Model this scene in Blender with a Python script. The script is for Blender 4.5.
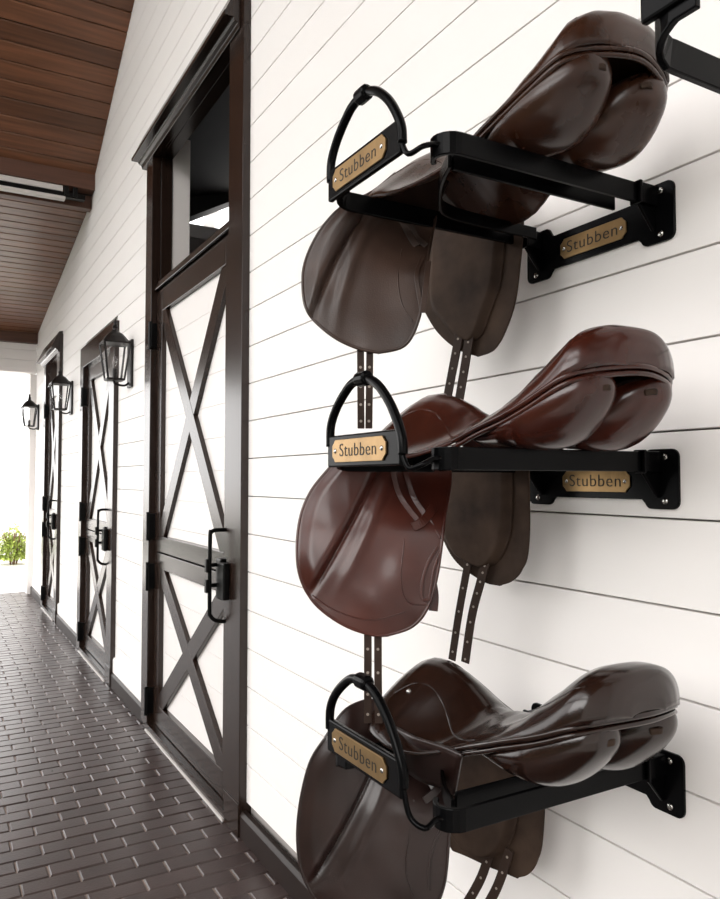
import bpy, bmesh, math, random
from mathutils import Vector, Matrix, noise
random.seed(7)
S = bpy.context.scene
C = S.collection
for o in list(bpy.data.objects):
    bpy.data.objects.remove(o)

# ------------------------------------------------------------------ camera, sky, exposure
EYE = 1.40                        # eye height above the brick floor; wall plane is X = 1.1
cam_d = bpy.data.cameras.new('camera')
cam = bpy.data.objects.new('camera', cam_d)
C.objects.link(cam)
cam_d.sensor_fit = 'HORIZONTAL'
cam_d.sensor_width = 36.0
cam_d.lens = 748.4 / 720 * 36
cam_d.clip_start = 0.02
cam.location = (0, 0, EYE)
cam.rotation_euler = (math.radians(90 + 2.264), 0, math.radians(-29.78))
S.camera = cam

w = bpy.data.worlds.new('overcast_sky')
S.world = w
w.use_nodes = True
nt = w.node_tree
bg = nt.nodes['Background']
bg.inputs['Color'].default_value = (1.0, 0.985, 0.975, 1)
bg.inputs['Strength'].default_value = 3.6

sun_d = bpy.data.lights.new('hazy_sun', 'SUN')
sun = bpy.data.objects.new('hazy_sun', sun_d)
C.objects.link(sun)
sun_d.energy = 1.6
sun_d.angle = math.radians(40)
sun_d.color = (1, 0.97, 0.94)
sun.rotation_euler = Vector((0.78, 0.42, -0.36)).to_track_quat('-Z', 'Y').to_euler()

S.view_settings.view_transform = 'Standard'
S.view_settings.look = 'None'
S.view_settings.gamma = 1
S.view_settings.use_curve_mapping = False
S.view_settings.exposure = 0.09


# ------------------------------------------------------------------ materials
def srgb(r, g, b):
    def f(c):
        c /= 255.0
        return c / 12.92 if c <= 0.04045 else ((c + 0.055) / 1.055) ** 2.4
    return (f(r), f(g), f(b), 1)


def mat(name, col, rough=0.5, metal=0.0, spec=0.5, vary=0.0, scale=12.0, bump=0.0, bscale=200.0, coat=0.0,
        col2=None, island=0.0, stretch=(1, 1, 1), rvary=0.0):
    m = bpy.data.materials.new(name)
    m.use_nodes = True
    t = m.node_tree
    b = t.nodes['Principled BSDF']
    b.inputs['Roughness'].default_value = rough
    b.inputs['Metallic'].default_value = metal
    b.inputs['Specular IOR Level'].default_value = spec
    if coat:
        b.inputs['Coat Weight'].default_value = coat
        b.inputs['Coat Roughness'].default_value = 0.13
    tc = t.nodes.new('ShaderNodeTexCoord')
    mp = t.nodes.new('ShaderNodeMapping')
    mp.inputs['Scale'].default_value = stretch
    t.links.new(tc.outputs['Object'], mp.inputs['Vector'])
    b.inputs['Base Color'].default_value = col
    last = None
    if vary or col2:
        n = t.nodes.new('ShaderNodeTexNoise')
        n.inputs['Scale'].default_value = scale
        n.inputs['Detail'].default_value = 5
        t.links.new(mp.outputs['Vector'], n.inputs['Vector'])
        rm = t.nodes.new('ShaderNodeValToRGB')
        c2 = col2 or tuple(min(1, c * (1 + vary)) for c in col[:3]) + (1,)
        c1 = tuple(c * (1 - vary * 0.6) for c in col[:3]) + (1,)
        rm.color_ramp.elements[0].color = c1
        rm.color_ramp.elements[0].position = 0.3
        rm.color_ramp.elements[1].color = c2
        rm.color_ramp.elements[1].position = 0.72
        t.links.new(n.outputs['Fac'], rm.inputs['Fac'])
        last = rm.outputs['Color']
        if rvary:
            mr = t.nodes.new('ShaderNodeMapRange')
            mr.inputs['To Min'].default_value = rough - rvary
            mr.inputs['To Max'].default_value = rough + rvary
            t.links.new(n.outputs['Fac'], mr.inputs['Value'])
            t.links.new(mr.outputs['Result'], b.inputs['Roughness'])
    if island:
        g = t.nodes.new('ShaderNodeNewGeometry')
        mr = t.nodes.new('ShaderNodeMapRange')
        mr.inputs['To Min'].default_value = 1 - island
        mr.inputs['To Max'].default_value = 1 + island
        t.links.new(g.outputs['Random Per Island'], mr.inputs['Value'])
        mx = t.nodes.new('ShaderNodeMix')
        mx.data_type = 'RGBA'
        mx.blend_type = 'MULTIPLY'
        mx.inputs['Factor'].default_value = 1
        if last is None:
            mx.inputs['A'].default_value = col
        else:
            t.links.new(last, mx.inputs['A'])
        t.links.new(mr.outputs['Result'], mx.inputs['B'])
        last = mx.outputs['Result']
    if last is not None:
        t.links.new(last, b.inputs['Base Color'])
    if bump:
        n2 = t.nodes.new('ShaderNodeTexNoise')
        n2.inputs['Scale'].default_value = bscale
        n2.inputs['Detail'].default_value = 3
        t.links.new(mp.outputs['Vector'], n2.inputs['Vector'])
        bp = t.nodes.new('ShaderNodeBump')
        bp.inputs['Strength'].default_value = bump
        bp.inputs['Distance'].default_value = 0.002
        t.links.new(n2.outputs['Fac'], bp.inputs['Height'])
        t.links.new(bp.outputs['Normal'], b.inputs['Normal'])
    return m


M = {}
M['wall'] = mat('white_paint', srgb(243, 239, 236), 0.5, vary=0.012, scale=3, spec=0.3)
M['inner_white'] = mat('white_interior_paint', srgb(225, 220, 216), 0.6)
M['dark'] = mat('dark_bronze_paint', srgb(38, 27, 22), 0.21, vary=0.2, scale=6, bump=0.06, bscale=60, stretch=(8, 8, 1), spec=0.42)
M['dark_edge'] = mat('dark_base_paint', srgb(34, 25, 22), 0.45, spec=0.25, vary=0.15, scale=5)
M['panel'] = mat('white_door_panel', srgb(236, 231, 228), 0.45, spec=0.35)
M['black_iron'] = mat('black_iron', srgb(6, 6, 6), 0.34, spec=0.18, bump=0.05, bscale=300)
M['rack'] = mat('black_powder_coat', srgb(6, 6, 7), 0.27, spec=0.09, bump=0.06, bscale=500)
M['brass'] = mat('aged_brass', srgb(150, 122, 84), 0.40, metal=0.9, vary=0.22, scale=25, bump=0.06, bscale=180)
M['letter'] = mat('engraved_black', srgb(28, 22, 16), 0.6)
M['screw'] = mat('steel_screw', srgb(190, 188, 184), 0.25, metal=1.0)
M['ceil'] = mat('stained_cedar', srgb(108, 70, 48), 0.33, vary=0.45, scale=3.5, island=0.22, stretch=(0.6, 9, 9), bump=0.15, bscale=30)
M['beam'] = mat('stained_beam', srgb(84, 54, 40), 0.5, vary=0.3, scale=4, stretch=(0.6, 8, 8))
M['track'] = mat('pale_metal_track', srgb(205, 200, 196), 0.4)
M['brick'] = mat('brown_paver', srgb(60, 49, 47), 0.31, spec=0.4, vary=0.22, scale=14, island=0.16, bump=0.35, bscale=110, rvary=0.07)
M['mortar'] = mat('paver_sand', srgb(158, 141, 132), 0.8, vary=0.3, scale=20)
M['concrete'] = mat('pale_concrete', srgb(226, 222, 217), 0.8, vary=0.06, scale=1.5)
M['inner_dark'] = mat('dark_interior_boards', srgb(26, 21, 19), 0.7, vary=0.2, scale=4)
M['inner_grey'] = mat('grey_interior_boards', srgb(150, 144, 140), 0.7)
M['lamp'] = mat('oil_rubbed_bronze', srgb(20, 16, 15), 0.36, spec=0.3)
M['leaf'] = mat('shrub_leaf', srgb(150, 165, 80), 0.5, vary=0.5, scale=6, island=0.45)
M['hedge'] = mat('added_dark_green', srgb(40, 50, 30), 0.8, vary=0.5, scale=5, bump=0.5, bscale=12)  # dark green for the unseen greenery added to deepen reflections
M['twig'] = mat('shrub_twig', srgb(110, 84, 60), 0.8)


def leather(name, col, rough, hi=None, bump=0.10, coat=0.15, scale=9, spec=0.34):
    return mat(name, col, rough, spec=spec, col2=hi, vary=0.25, scale=scale, bump=bump, bscale=420, coat=coat, rvary=0.06)


g = bpy.data.materials.new('clear_glass')
g.use_nodes = True
t = g.node_tree
t.nodes.remove(t.nodes['Principled BSDF'])
tr = t.nodes.new('ShaderNodeBsdfTransparent')
gl = t.nodes.new('ShaderNodeBsdfGlossy')
gl.inputs['Roughness'].default_value = 0.03
mx = t.nodes.new('ShaderNodeMixShader')
mx.inputs[0].default_value = 0.06
t.links.new(tr.outputs[0], mx.inputs[1])
t.links.new(gl.outputs[0], mx.inputs[2])
t.links.new(mx.outputs[0], t.nodes['Material Output'].inputs['Surface'])
M['glass'] = g


# ------------------------------------------------------------------ helpers
def box(bm, x0, x1, y0, y1, z0, z1):
    vs = [bm.verts.new(p) for p in ((x0, y0, z0), (x1, y0, z0), (x1, y1, z0), (x0, y1, z0),
                                    (x0, y0, z1), (x1, y0, z1), (x1, y1, z1), (x0, y1, z1))]
    for f in ((3, 2, 1, 0), (4, 5, 6, 7), (0, 1, 5, 4), (1, 2, 6, 5), (2, 3, 7, 6), (3, 0, 4, 7)):
        bm.faces.new([vs[i] for i in f])
    return vs


def prism(bm, poly, axis, a0, a1):
    """extrude a 2-D polygon along an axis ('x': poly in (y,z); 'y': poly in (x,z); 'z': poly in (x,y))"""
    def P(p, a):
        return {'x': (a, p[0], p[1]), 'y': (p[0], a, p[1]), 'z': (p[0], p[1], a)}[axis]
    A = [bm.verts.new(P(p, a0)) for p in poly]
    B = [bm.verts.new(P(p, a1)) for p in poly]
    n = len(poly)
    bm.faces.new(A[::-1])
    bm.faces.new(B)
    for i in range(n):
        j = (i + 1) % n
        bm.faces.new((A[i], A[j], B[j], B[i]))


def sweep(bm, pts, prof, up=(0, 0, 1), closed=False, cap=True):
    """sweep a profile [(side, up)] along points; prof may be a function of index fraction"""
    pts = [Vector(p) for p in pts]
    n = len(pts)
    rings = []
    for i, p in enumerate(pts):
        if closed:
            tg = pts[(i + 1) % n] - pts[i - 1]
        else:
            tg = pts[min(i + 1, n - 1)] - pts[max(i - 1, 0)]
        tg.normalize()
        u = Vector(up)
        sd = tg.cross(u)
        if sd.length < 1e-4:
            u = Vector((0, 1, 0.01))
            sd = tg.cross(u)
        sd.normalize()
        uu = sd.cross(tg).normalized()
        pr = prof(i / (n - 1)) if callable(prof) else prof
        rings.append([bm.verts.new(p + sd * a + uu * b) for a, b in pr])
    k = len(rings[0])
    for i in range(n if closed else n - 1):
        a, b = rings[i], rings[(i + 1) % n]
        for j in range(k):
            bm.faces.new((a[j], a[(j + 1) % k], b[(j + 1) % k], b[j]))
    if cap and not closed:
        bm.faces.new(rings[0][::-1])
        bm.faces.new(rings[-1])


def circ(r, n=10, r2=None):
    return [(r * math.cos(2 * math.pi * i / n), (r2 or r) * math.sin(2 * math.pi * i / n)) for i in range(n)]


def rect(a, b):
    return [(-a / 2, -b / 2), (a / 2, -b / 2), (a / 2, b / 2), (-a / 2, b / 2)]


def spline(pts, sub=8, closed=False):
    pts = [Vector(p) for p in pts]
    n = len(pts)
    out = []
    rng = range(n if closed else n - 1)
    for i in rng:
        if closed:
            p0, p1, p2, p3 = pts[i - 1], pts[i], pts[(i + 1) % n], pts[(i + 2) % n]
        else:
            p0, p1, p2, p3 = pts[max(i - 1, 0)], pts[i], pts[i + 1], pts[min(i + 2, n - 1)]
        for k in range(sub):
            s = k / sub
            out.append(0.5 * ((2 * p1) + (p2 - p0) * s + (2 * p0 - 5 * p1 + 4 * p2 - p3) * s * s + (3 * p1 - p0 - 3 * p2 + p3) * s ** 3))
    if not closed:
        out.append(pts[-1])
    return out


def grid(bm, rows, closed_u=False):
    V = [[bm.verts.new(p) for p in r] for r in rows]
    n = len(V[0])
    for i in range(len(V) - 1):
        for j in range(n if closed_u else n - 1):
            k = (j + 1) % n
            bm.faces.new((V[i][j], V[i][k], V[i + 1][k], V[i + 1][j]))
    return V


def ellipsoid(bm, c, r, seg=24, rings=14, fn=None):
    rows = []
    for i in range(rings + 1):
        th = math.pi * i / rings
        row = []
        for j in range(seg):
            ph = 2 * math.pi * j / seg
            v = Vector((math.sin(th) * math.cos(ph), math.sin(th) * math.sin(ph), math.cos(th)))
            if fn:
                v = fn(v)
            row.append((c[0] + r[0] * v.x, c[1] + r[1] * v.y, c[2] + r[2] * v.z))
        rows.append(row)
    grid(bm, rows, True)
    bmesh.ops.remove_doubles(bm, verts=bm.verts, dist=1e-6)


def obj(name, bm, m, parent=None, smooth=False, bev=0.0, sub=0, solid=0.0, auto=None):
    bmesh.ops.recalc_face_normals(bm, faces=bm.faces)
    me = bpy.data.meshes.new(name)
    bm.to_mesh(me)
    bm.free()
    if smooth:
        me.polygons.foreach_set('use_smooth', [True] * len(me.polygons))
    me.materials.append(m)
    o = bpy.data.objects.new(name, me)
    C.objects.link(o)
    if parent:
        o.parent = parent
    if solid:
        md = o.modifiers.new('thickness', 'SOLIDIFY')
        md.thickness = solid
        md.offset = 0
    if bev:
        md = o.modifiers.new('bevel', 'BEVEL')
        md.width = bev
        md.segments = 2
        md.limit_method = 'ANGLE'
    if sub:
        md = o.modifiers.new('smooth', 'SUBSURF')
        md.levels = sub
        md.render_levels = sub
    return o


def thing(name, label, cat, loc=(0, 0, 0), rz=0.0, group=None, kind=None):
    o = bpy.data.objects.new(name, None)
    o.empty_display_size = 0.05
    C.objects.link(o)
    o.location = loc
    o.rotation_euler = (0, 0, rz)
    if label:
        o['label'] = label
    if cat:
        o['category'] = cat
    if group:
        o['group'] = group
    if kind:
        o['kind'] = kind
    return o


def struct(name, bm, m, label, cat, **k):
    o = obj(name, bm, m, None, **k)
    o['kind'] = 'structure'
    o['label'] = label
    o['category'] = cat
    return o


def copy_tree(o, parent=None):
    c = o.copy()
    C.objects.link(c)
    c.parent = parent
    for ch in o.children:
        copy_tree(ch, c)
    return c


XW = 1.10                         # wall face
Z = lambda r: r + EYE             # height measured from eye level -> world

# ------------------------------------------------------------------ the setting: wall, ceiling, floor
# casing extents of the three doorways (near Y, far Y, top of casing rel. to the eye)
DOORS = [(2.82, 4.40, 2.03), (5.25, 6.60, 1.09), (7.80, 8.95, 1.43)]
bm = bmesh.new()
P = 0.15036
zt = 2.037 + P * 20
k = 0
WY0, WY1 = -2.5, 9.95
while True:
    top = zt - k * P
    bot = top - P
    k += 1
    if bot < -1.40:
        break
    spans = [(WY0, WY1)]
    for (a, b, t_) in DOORS:
        a += 0.06
        b -= 0.06
        if bot < t_ - 0.06:
            ns = []
            for (s, e) in spans:
                if a > s and b < e:
                    ns += [(s, a), (b, e)]
                else:
                    ns.append((s, e))
            spans = ns
    for (s, e) in spans:
        box(bm, XW, XW + 0.018, s, e, Z(bot) + 0.0018, Z(top) - 0.0018)
struct('wall_right', bm, M['wall'], 'white horizontal shiplap wall behind the saddles and doors', 'wall', bev=0.0012)

# sheathing just behind the boards, seen only as the dark line of each joint
bm = bmesh.new()
spans = []
prev = WY0
for (a, b, t_) in DOORS:
    box(bm, XW + 0.02, XW + 0.045, prev, a + 0.06, 0.0, Z(5.0))
    box(bm, XW + 0.02, XW + 0.045, a + 0.06, b - 0.06, Z(t_ - 0.05), Z(5.0))
    prev = b - 0.06
box(bm, XW + 0.02, XW + 0.045, prev, WY1, 0.0, Z(5.0))
struct('wall_backing', bm, M['inner_grey'], 'grey sheathing behind the shiplap joints', 'wall')

# baseboards
bm = bmesh.new()
for s, e in ((WY0, 2.83), (4.39, 5.26), (6.59, 7.81), (8.94, WY1)):
    prism(bm, [(XW - 0.028, 0.0), (XW - 0.028, 0.085), (XW - 0.018, 0.10), (XW, 0.10), (XW, 0.0)], 'y', s, e)
struct('baseboard_right', bm, M['dark_edge'], 'dark brown baseboard along the foot of the shiplap wall', 'baseboard', bev=0.002)
bm = bmesh.new()
for s, e in ((4.405, 5.245), (6.605, 7.795), (8.955, WY1)):
    prism(bm, [(XW - 0.016, 0.101), (XW - 0.016, 0.185), (XW - 0.008, 0.20), (XW, 0.20), (XW, 0.101)], 'y', s, e)
struct('trim_1', bm, M['wall'], 'white moulding above the dark baseboard between the doors', 'moulding')

# brick floor
bm = bmesh.new()
BL, BW, GAP = 0.19, 0.0885, 0.005
row = 0
y = -0.3
while y < 10.15:
    off = (row % 2) * BL / 2 + random.uniform(-0.006, 0.006)
    x = -1.7 + off
    while x < XW - 0.03:
        x1 = min(x + BL, XW - 0.004)
        dz = random.uniform(-0.0012, 0.0012)
        c = 0.004
        a0, a1, b0, b1 = x + GAP / 2, x1 - GAP / 2, y + GAP / 2, y + BW - GAP / 2
        if a1 - a0 > 0.02:
            t4 = [bm.verts.new(p) for p in ((a0 + c, b0 + c, dz), (a1 - c, b0 + c, dz), (a1 - c, b1 - c, dz), (a0 + c, b1 - c, dz))]
            l4 = [bm.verts.new(p) for p in ((a0, b0, dz - .004), (a1, b0, dz - .004), (a1, b1, dz - .004), (a0, b1, dz - .004))]
            d4 = [bm.verts.new((v.co.x, v.co.y, -0.03)) for v in l4]
            bm.faces.new(t4)
            for i in range(4):
                j = (i + 1) % 4
                bm.faces.new((l4[i], l4[j], t4[j], t4[i]))
                bm.faces.new((d4[i], d4[j], l4[j], l4[i]))
        x += BL
    y += BW
    row += 1
fl = struct('floor', bm, M['brick'], 'dark brown brick paving in running bond under the porch', 'floor')
bm = bmesh.new()
box(bm, -1.7, XW + 0.05, -0.35, 10.15, -0.06, -0.0062)
o = obj('sand_joint', bm, M['mortar'], fl)

# pale ground all round
bm = bmesh.new()
box(bm, -40, 40, -30, 60, -0.16, -0.065)
struct('ground', bm, M['concrete'], 'pale bright concrete ground beyond the end of the porch', 'ground')

# ceiling: steep near slope, shallower far slope, both of brown boards running out from the wall
def planks(bm, y0, z0, y1, z1, pw, x0, x1, th=0.02):
    d = Vector((0, y1 - y0, z1 - z0))
    L = d.length
    d.normalize()
    nrm = Vector((0, -d.z, d.y))
    if nrm.z < 0:
        nrm = -nrm
    n = int(L / pw)
    for i in range(n):
        a = Vector((0, y0, z0)) + d * (i * pw + 0.003)
        b = Vector((0, y0, z0)) + d * ((i + 1) * pw - 0.003)
        q = [a + nrm * 0.006, a + d * 0.006, b - d * 0.006, b + nrm * 0.006, b + nrm * th, a + nrm * th]
        prism(bm, [(v.y, v.z) for v in q], 'x', x0, x1)


bm = bmesh.new()
sl = -0.526
planks(bm, 6.27, Z(2.43), 1.6, Z(2.43 - sl * 4.67), 0.145, -2.6, XW - 0.002)
planks(bm, 1.6, Z(4.886), -2.6, Z(2.68), 0.145, -2.6, XW - 0.002)
planks(bm, 9.93, Z(1.77), 6.36, Z(2.29), 0.125, -2.6, XW - 0.002)
ce = struct('ceiling', bm, M['ceil'], 'brown stained board ceiling sloping above the walkway', 'ceiling')
bm = bmesh.new()
for (y0, z0, y1, z1) in ((6.27, 2.43, 1.6, 4.886), (1.6, 4.886, -2.6, 2.68), (9.95, 1.77, 6.3, 2.30)):
    prism(bm, [(y0, Z(z0) + 0.03), (y1, Z(z1) + 0.03), (y1, Z(z1) + 0.08), (y0, Z(z0) + 0.08)], 'x', -2.62, XW + 0.3)
obj('roof_deck', bm, M['inner_dark'], ce)

# cross beam with the pale track under it
bm = bmesh.new()
box(bm, -2.6, XW - 0.001, 6.22, 6.36, Z(2.325), Z(2.455))
struct('trim_2', bm, M['beam'], 'brown fascia board crossing the ceiling where its slope changes', 'beam', bev=0.004)
tb = thing('track_rail', 'pale metal track with dark channel under the brown ceiling beam', 'rail', (0, 6.24, Z(2.22)))
bm = bmesh.new()
box(bm, -2.6, 0.86, 0.0, 0.05, 0.06, 0.105)
obj('upper_flange', bm, M['track'], tb, bev=0.003)
bm = bmesh.new()
box(bm, -2.6, 1.03, 0.012, 0.07, 0.022, 0.06)
obj('channel', bm, M['black_iron'], tb)
bm = bmesh.new()
box(bm, -2.6, 0.88, 0.0, 0.07, 0.0, 0.022)
obj('lower_flange', bm, M['track'], tb, bev=0.003)
for x in (0.87, 0.935):
    bm = bmesh.new()
    box(bm, x, x + 0.035, -0.008, 0.055, 0.03, 0.104)
    obj('hanger_clamp', bm, M['black_iron'], tb, bev=0.004)
bm = bmesh.new()
box(bm, -2.6, XW - 0.001, 6.36, 6.44, Z(2.215), Z(2.325))
struct('trim_3', bm, M['beam'], 'brown board edging the far lower ceiling', 'beam')

# far end of the porch: header wall and corner post
bm = bmesh.new()
for i in range(3):
    box(bm, -2.6, XW, 9.95, 10.1, Z(1.33 + i * 0.125) + 0.002, Z(1.33 + (i + 1) * 0.125) - 0.002)
box(bm, -2.6, XW, 9.965, 10.09, Z(1.32), Z(1.76))
struct('wall_end', bm, M['wall'], 'white siding header over the open end of the porch', 'wall', bev=0.001)
bm = bmesh.new()
box(bm, -2.6, XW, 9.90, 10.12, Z(1.30), Z(1.345))
struct('trim_5', bm, M['wall'], 'white trim board under the end header', 'trim', bev=0.003)
bm = bmesh.new()
box(bm, -2.6, XW - 0.002, 9.86, 9.949, Z(1.66), Z(1.79))
struct('trim_4', bm, M['beam'], 'brown ceiling border above the white end header', 'beam')
bm = bmesh.new()
box(bm, XW - 0.07, XW + 0.25, 9.951, 10.12, 0, Z(1.29))
struct('wall_corner', bm, M['wall'], 'white corner post where the shiplap wall ends', 'post', bev=0.004)


# ------------------------------------------------------------------ doors
def brace_poly(y0, z0, y1, z1, wd):
    """a bar from corner to corner of a rectangle, clipped square to its sides"""
    L = math.hypot(y1 - y0, z1 - z0)
    hv = wd / 2 * L / abs(y1 - y0)      # vertical half extent
    hh = wd / 2 * L / abs(z1 - z0)
    sy = 1 if y1 > y0 else -1
    sz = 1 if z1 > z0 else -1
    return [(y0, z0), (y0 + sy * hh, z0), (y1, z1 - sz * hv), (y1, z1), (y1 - sy * hh, z1), (y0, z0 + sz * hv)]


def make_door(name, n0, f0, transom, top, leaf_top, label, header_cap):
    cw = 0.165
    cf = 0.135
    root = thing(name, label, 'door', (XW, n0, 0.0), kind='structure')
    H = f0 - n0
    y_in0, y_in1 = cw, H - cf            # opening
    # casing boards
    open_top = Z(top - 0.17)
    bm = bmesh.new()
    box(bm, -0.032, 0.02, 0, cw, 0.0, Z(top) - 0.17)
    box(bm, -0.032, 0.02, H - cf, H, 0.0, Z(top) - 0.17)
    box(bm, -0.032, 0.02, 0, H, Z(top) - 0.17, Z(top))
    # plinths
    box(bm, -0.036, -0.031, 0.0, cw, 0.0, 0.13)
    # jamb liners
    box(bm, 0.02, 0.085, y_in0 - 0.02, y_in0, 0.0, open_top)
    box(bm, 0.02, 0.085, y_in1, y_in1 + 0.02, 0.0, open_top)
    box(bm, 0.02, 0.085, y_in0 - 0.02, y_in1 + 0.02, open_top, open_top + 0.02)
    obj('door_frame', bm, M['dark'], root, bev=0.003)
    if header_cap:
        bm = bmesh.new()
        zt_ = Z(top)
        prism(bm, [(0.0, zt_ + 0.035), (-0.035, zt_ + 0.025), (-0.098, zt_ - 0.118), (-0.104, zt_ - 0.122), (-0.104, zt_ - 0.14), (-0.066, zt_ - 0.14),
                   (-0.060, zt_ - 0.152), (-0.046, zt_ - 0.158), (-0.040, zt_ - 0.178), (0.0, zt_ - 0.178)], 'y', 0.03, H + 0.08)
        obj('header_cap', bm, M['dark'], root, bev=0.002)
    lt = Z(leaf_top)
    if transom:
        bm = bmesh.new()
        box(bm, -0.01, 0.06, y_in0, y_in1, lt + 0.008, lt + 0.05)
        box(bm, -0.018, -0.01, y_in0, y_in1, lt + 0.008, lt + 0.02)
        obj('transom_sill', bm, M['dark'], root, bev=0.003)
    # leaf
    y0, y1 = y_in0 + 0.012, y_in1 - 0.010
    split = Z(-0.405)
    zb = Z(-1.355)
    xs0, xs1 = 0.0, 0.042
    ST = 0.108

    def half(nm, za, zc, rb, rt):
        bm = bmesh.new()
        box(bm, xs0, xs1, y0, y0 + ST, za, zc)
        box(bm, xs0, xs1, y1 - ST, y1, za, zc)
        box(bm, xs0, xs1, y0 + ST, y1 - ST, za, za + rb)
        box(bm, xs0, xs1, y0 + ST, y1 - ST, zc - rt, zc)
        lf = obj(nm, bm, M['dark'], root, bev=0.0025)
        pa, pb, pc, pd = y0 + ST, y1 - ST, za + rb, zc - rt
        bm = bmesh.new()
        zz = pd
        while zz > pc + 0.001:
            z2 = max(zz - P, pc)
            box(bm, 0.026, 0.036, pa - 0.01, pb + 0.01, z2 + 0.001, zz - 0.001)
            zz = z2
        box(bm, 0.033, 0.036, pa - 0.01, pb + 0.01, pc - 0.01, pd + 0.01)
        pn = obj('panel', bm, M['panel'], lf)
        pn['label'] = 'white boarded panel'
        for (q0, q1, dx) in (((pa, pc), (pb, pd), 0.0), ((pb, pc), (pa, pd), 0.001)):
            bm = bmesh.new()
            prism(bm, brace_poly(q0[0], q0[1], q1[0], q1[1], 0.10), 'x', 0.002 + dx, 0.026)
            obj('brace', bm, M['dark'], lf, bev=0.002)
        return lf

    up = half('upper_leaf', split + 0.004, lt, 0.085, 0.125)
    lo = half('lower_leaf', zb, split - 0.004, 0.115, 0.085)
    hz = ((up, lt - 0.25), (up, split + 0.14), (lo, split - 0.14), (lo, zb + 0.12))
    for pr, z in hz:
        bm = bmesh.new()
        box(bm, -0.036, 0.0, y1 - 0.012, y1 + 0.010, z - 0.07, z + 0.07)
        sweep(bm, [(-0.038, y1 + 0.002, z - 0.08), (-0.038, y1 + 0.002, z + 0.08)], circ(0.010, 12), up=(0, 1, 0))
        h = obj('hinge', bm, M['black_iron'], pr, bev=0.002)
        h['label'] = 'black strap hinge'
    # threshold
    bm = bmesh.new()
    box(bm, -0.034, 0.06, y_in0 - 0.0, y_in1 + 0.0, 0.0, zb - 0.004)
    obj('threshold', bm, M['dark'], root)
    bm = bmesh.new()
    box(bm, -0.042, -0.0345, y_in0, y_in1, 0.0, 0.012)
    e = obj('threshold_edge', bm, M['track'], root)
    # handle: a tall bent rod
    yh = y0 + 0.052
    pts = [(0.0, yh, Z(-0.215)), (-0.055, yh, Z(-0.215)), (-0.072, yh, Z(-0.222)), (-0.08, yh, Z(-0.245)), (-0.08, yh, Z(-0.54)),
           (-0.076, yh, Z(-0.57)), (-0.058, yh - 0.004, Z(-0.59)), (-0.03, yh - 0.01, Z(-0.597)), (0.0, yh - 0.01, Z(-0.597))]
    bm = bmesh.new()
    sweep(bm, spline(pts, 5), circ(0.0085, 12), up=(0, 1, 0))
    for zz in (-0.215, -0.597):
        sweep(bm, [(-0.008, yh, Z(zz)), (-0.0, yh, Z(zz))], circ(0.016, 14))
    hd = obj('pull_handle', bm, M['black_iron'], root, smooth=False)
    hd['label'] = 'black bent rod handle'
    bm = bmesh.new()
    box(bm, -0.045, 0.0, yh - 0.032, yh + 0.03, Z(-0.505), Z(-0.335))
    box(bm, -0.062, -0.0325, yh - 0.115, yh - 0.033, Z(-0.495), Z(-0.345))
    la = obj('latch', bm, M['black_iron'], root, bev=0.006)
    la['label'] = 'black latch case'
    for zz in (-0.36, -0.445):
        bm = bmesh.new()
        sweep(bm, [(-0.045, yh, Z(zz)), (-0.088, yh, Z(zz))], circ(0.009, 10))
        box(bm, -0.10, -0.084, yh - 0.012, yh + 0.012, Z(zz) - 0.03, Z(zz) + 0.026)
        obj('latch_knob', bm, M['black_iron'], la, bev=0.003)
    return root


d1 = make_door('door_1', 2.82, 4.40, True, 2.03, 1.065, 'nearest dark-framed stable door with white panels and an open transom', True)
d2 = make_door('door_2', 5.25, 6.60, False, 1.09, 0.925, 'middle crossbuck stable door without a transom, between two lanterns', False)
d3 = make_door('door_3', 7.80, 8.95, True, 1.43, 0.99, 'farthest stable door with a dark transom, near the open porch end', True)

# stable interior seen through the open transoms
bm = bmesh.new()
X2 = 5.5
box(bm, X2, X2 + 0.05, 2.4, 6.6, 0, Z(3.6))                   # far side
box(bm, XW + 0.1, X2, 2.35, 2.4, 0, Z(2.9))
box(bm, XW + 0.05, X2, 2.4, 6.6, 0.0, 0.02)
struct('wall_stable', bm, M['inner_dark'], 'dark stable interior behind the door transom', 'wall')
bm = bmesh.new()
prism(bm, [(XW + 0.05, Z(2.2)), (XW + 0.05, Z(2.32)), (X2 + 0.05, Z(3.6)), (X2 + 0.05, Z(3.48))], 'y', 2.4, 6.2)
prism(bm, [(XW + 0.05, Z(1.84)), (XW + 0.05, Z(2.8)), (X2 + 0.05, Z(5.4)), (X2 + 0.05, Z(4.28))], 'y', 6.2, 6.45)
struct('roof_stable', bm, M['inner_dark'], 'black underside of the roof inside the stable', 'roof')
bm = bmesh.new()
box(bm, XW + 0.05, X2, 6.5, 6.6, Z(2.17), Z(2.29))
struct('beam_stable', bm, M['inner_white'], 'pale cross beam inside the stable, seen through the transom', 'beam', bev=0.004)
bm = bmesh.new()
for i in range(24):
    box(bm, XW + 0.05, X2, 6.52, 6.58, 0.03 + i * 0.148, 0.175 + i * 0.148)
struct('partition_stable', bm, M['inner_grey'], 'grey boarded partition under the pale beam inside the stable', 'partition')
bm = bmesh.new()
box(bm, XW + 0.087, XW + 0.19, 4.27, 4.36, 0.03, Z(2.0))
struct('post_stable', bm, M['inner_white'], 'white inner post beside the transom opening', 'post', bev=0.003)
bm = bmesh.new()
sweep(bm, [(2.15, 6.62, Z(2.16)), (2.45, 7.3, Z(2.75))], rect(0.10, 0.08))
struct('rafter_stable', bm, M['inner_white'], 'slanting rafter against the light inside the stable', 'rafter')


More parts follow.
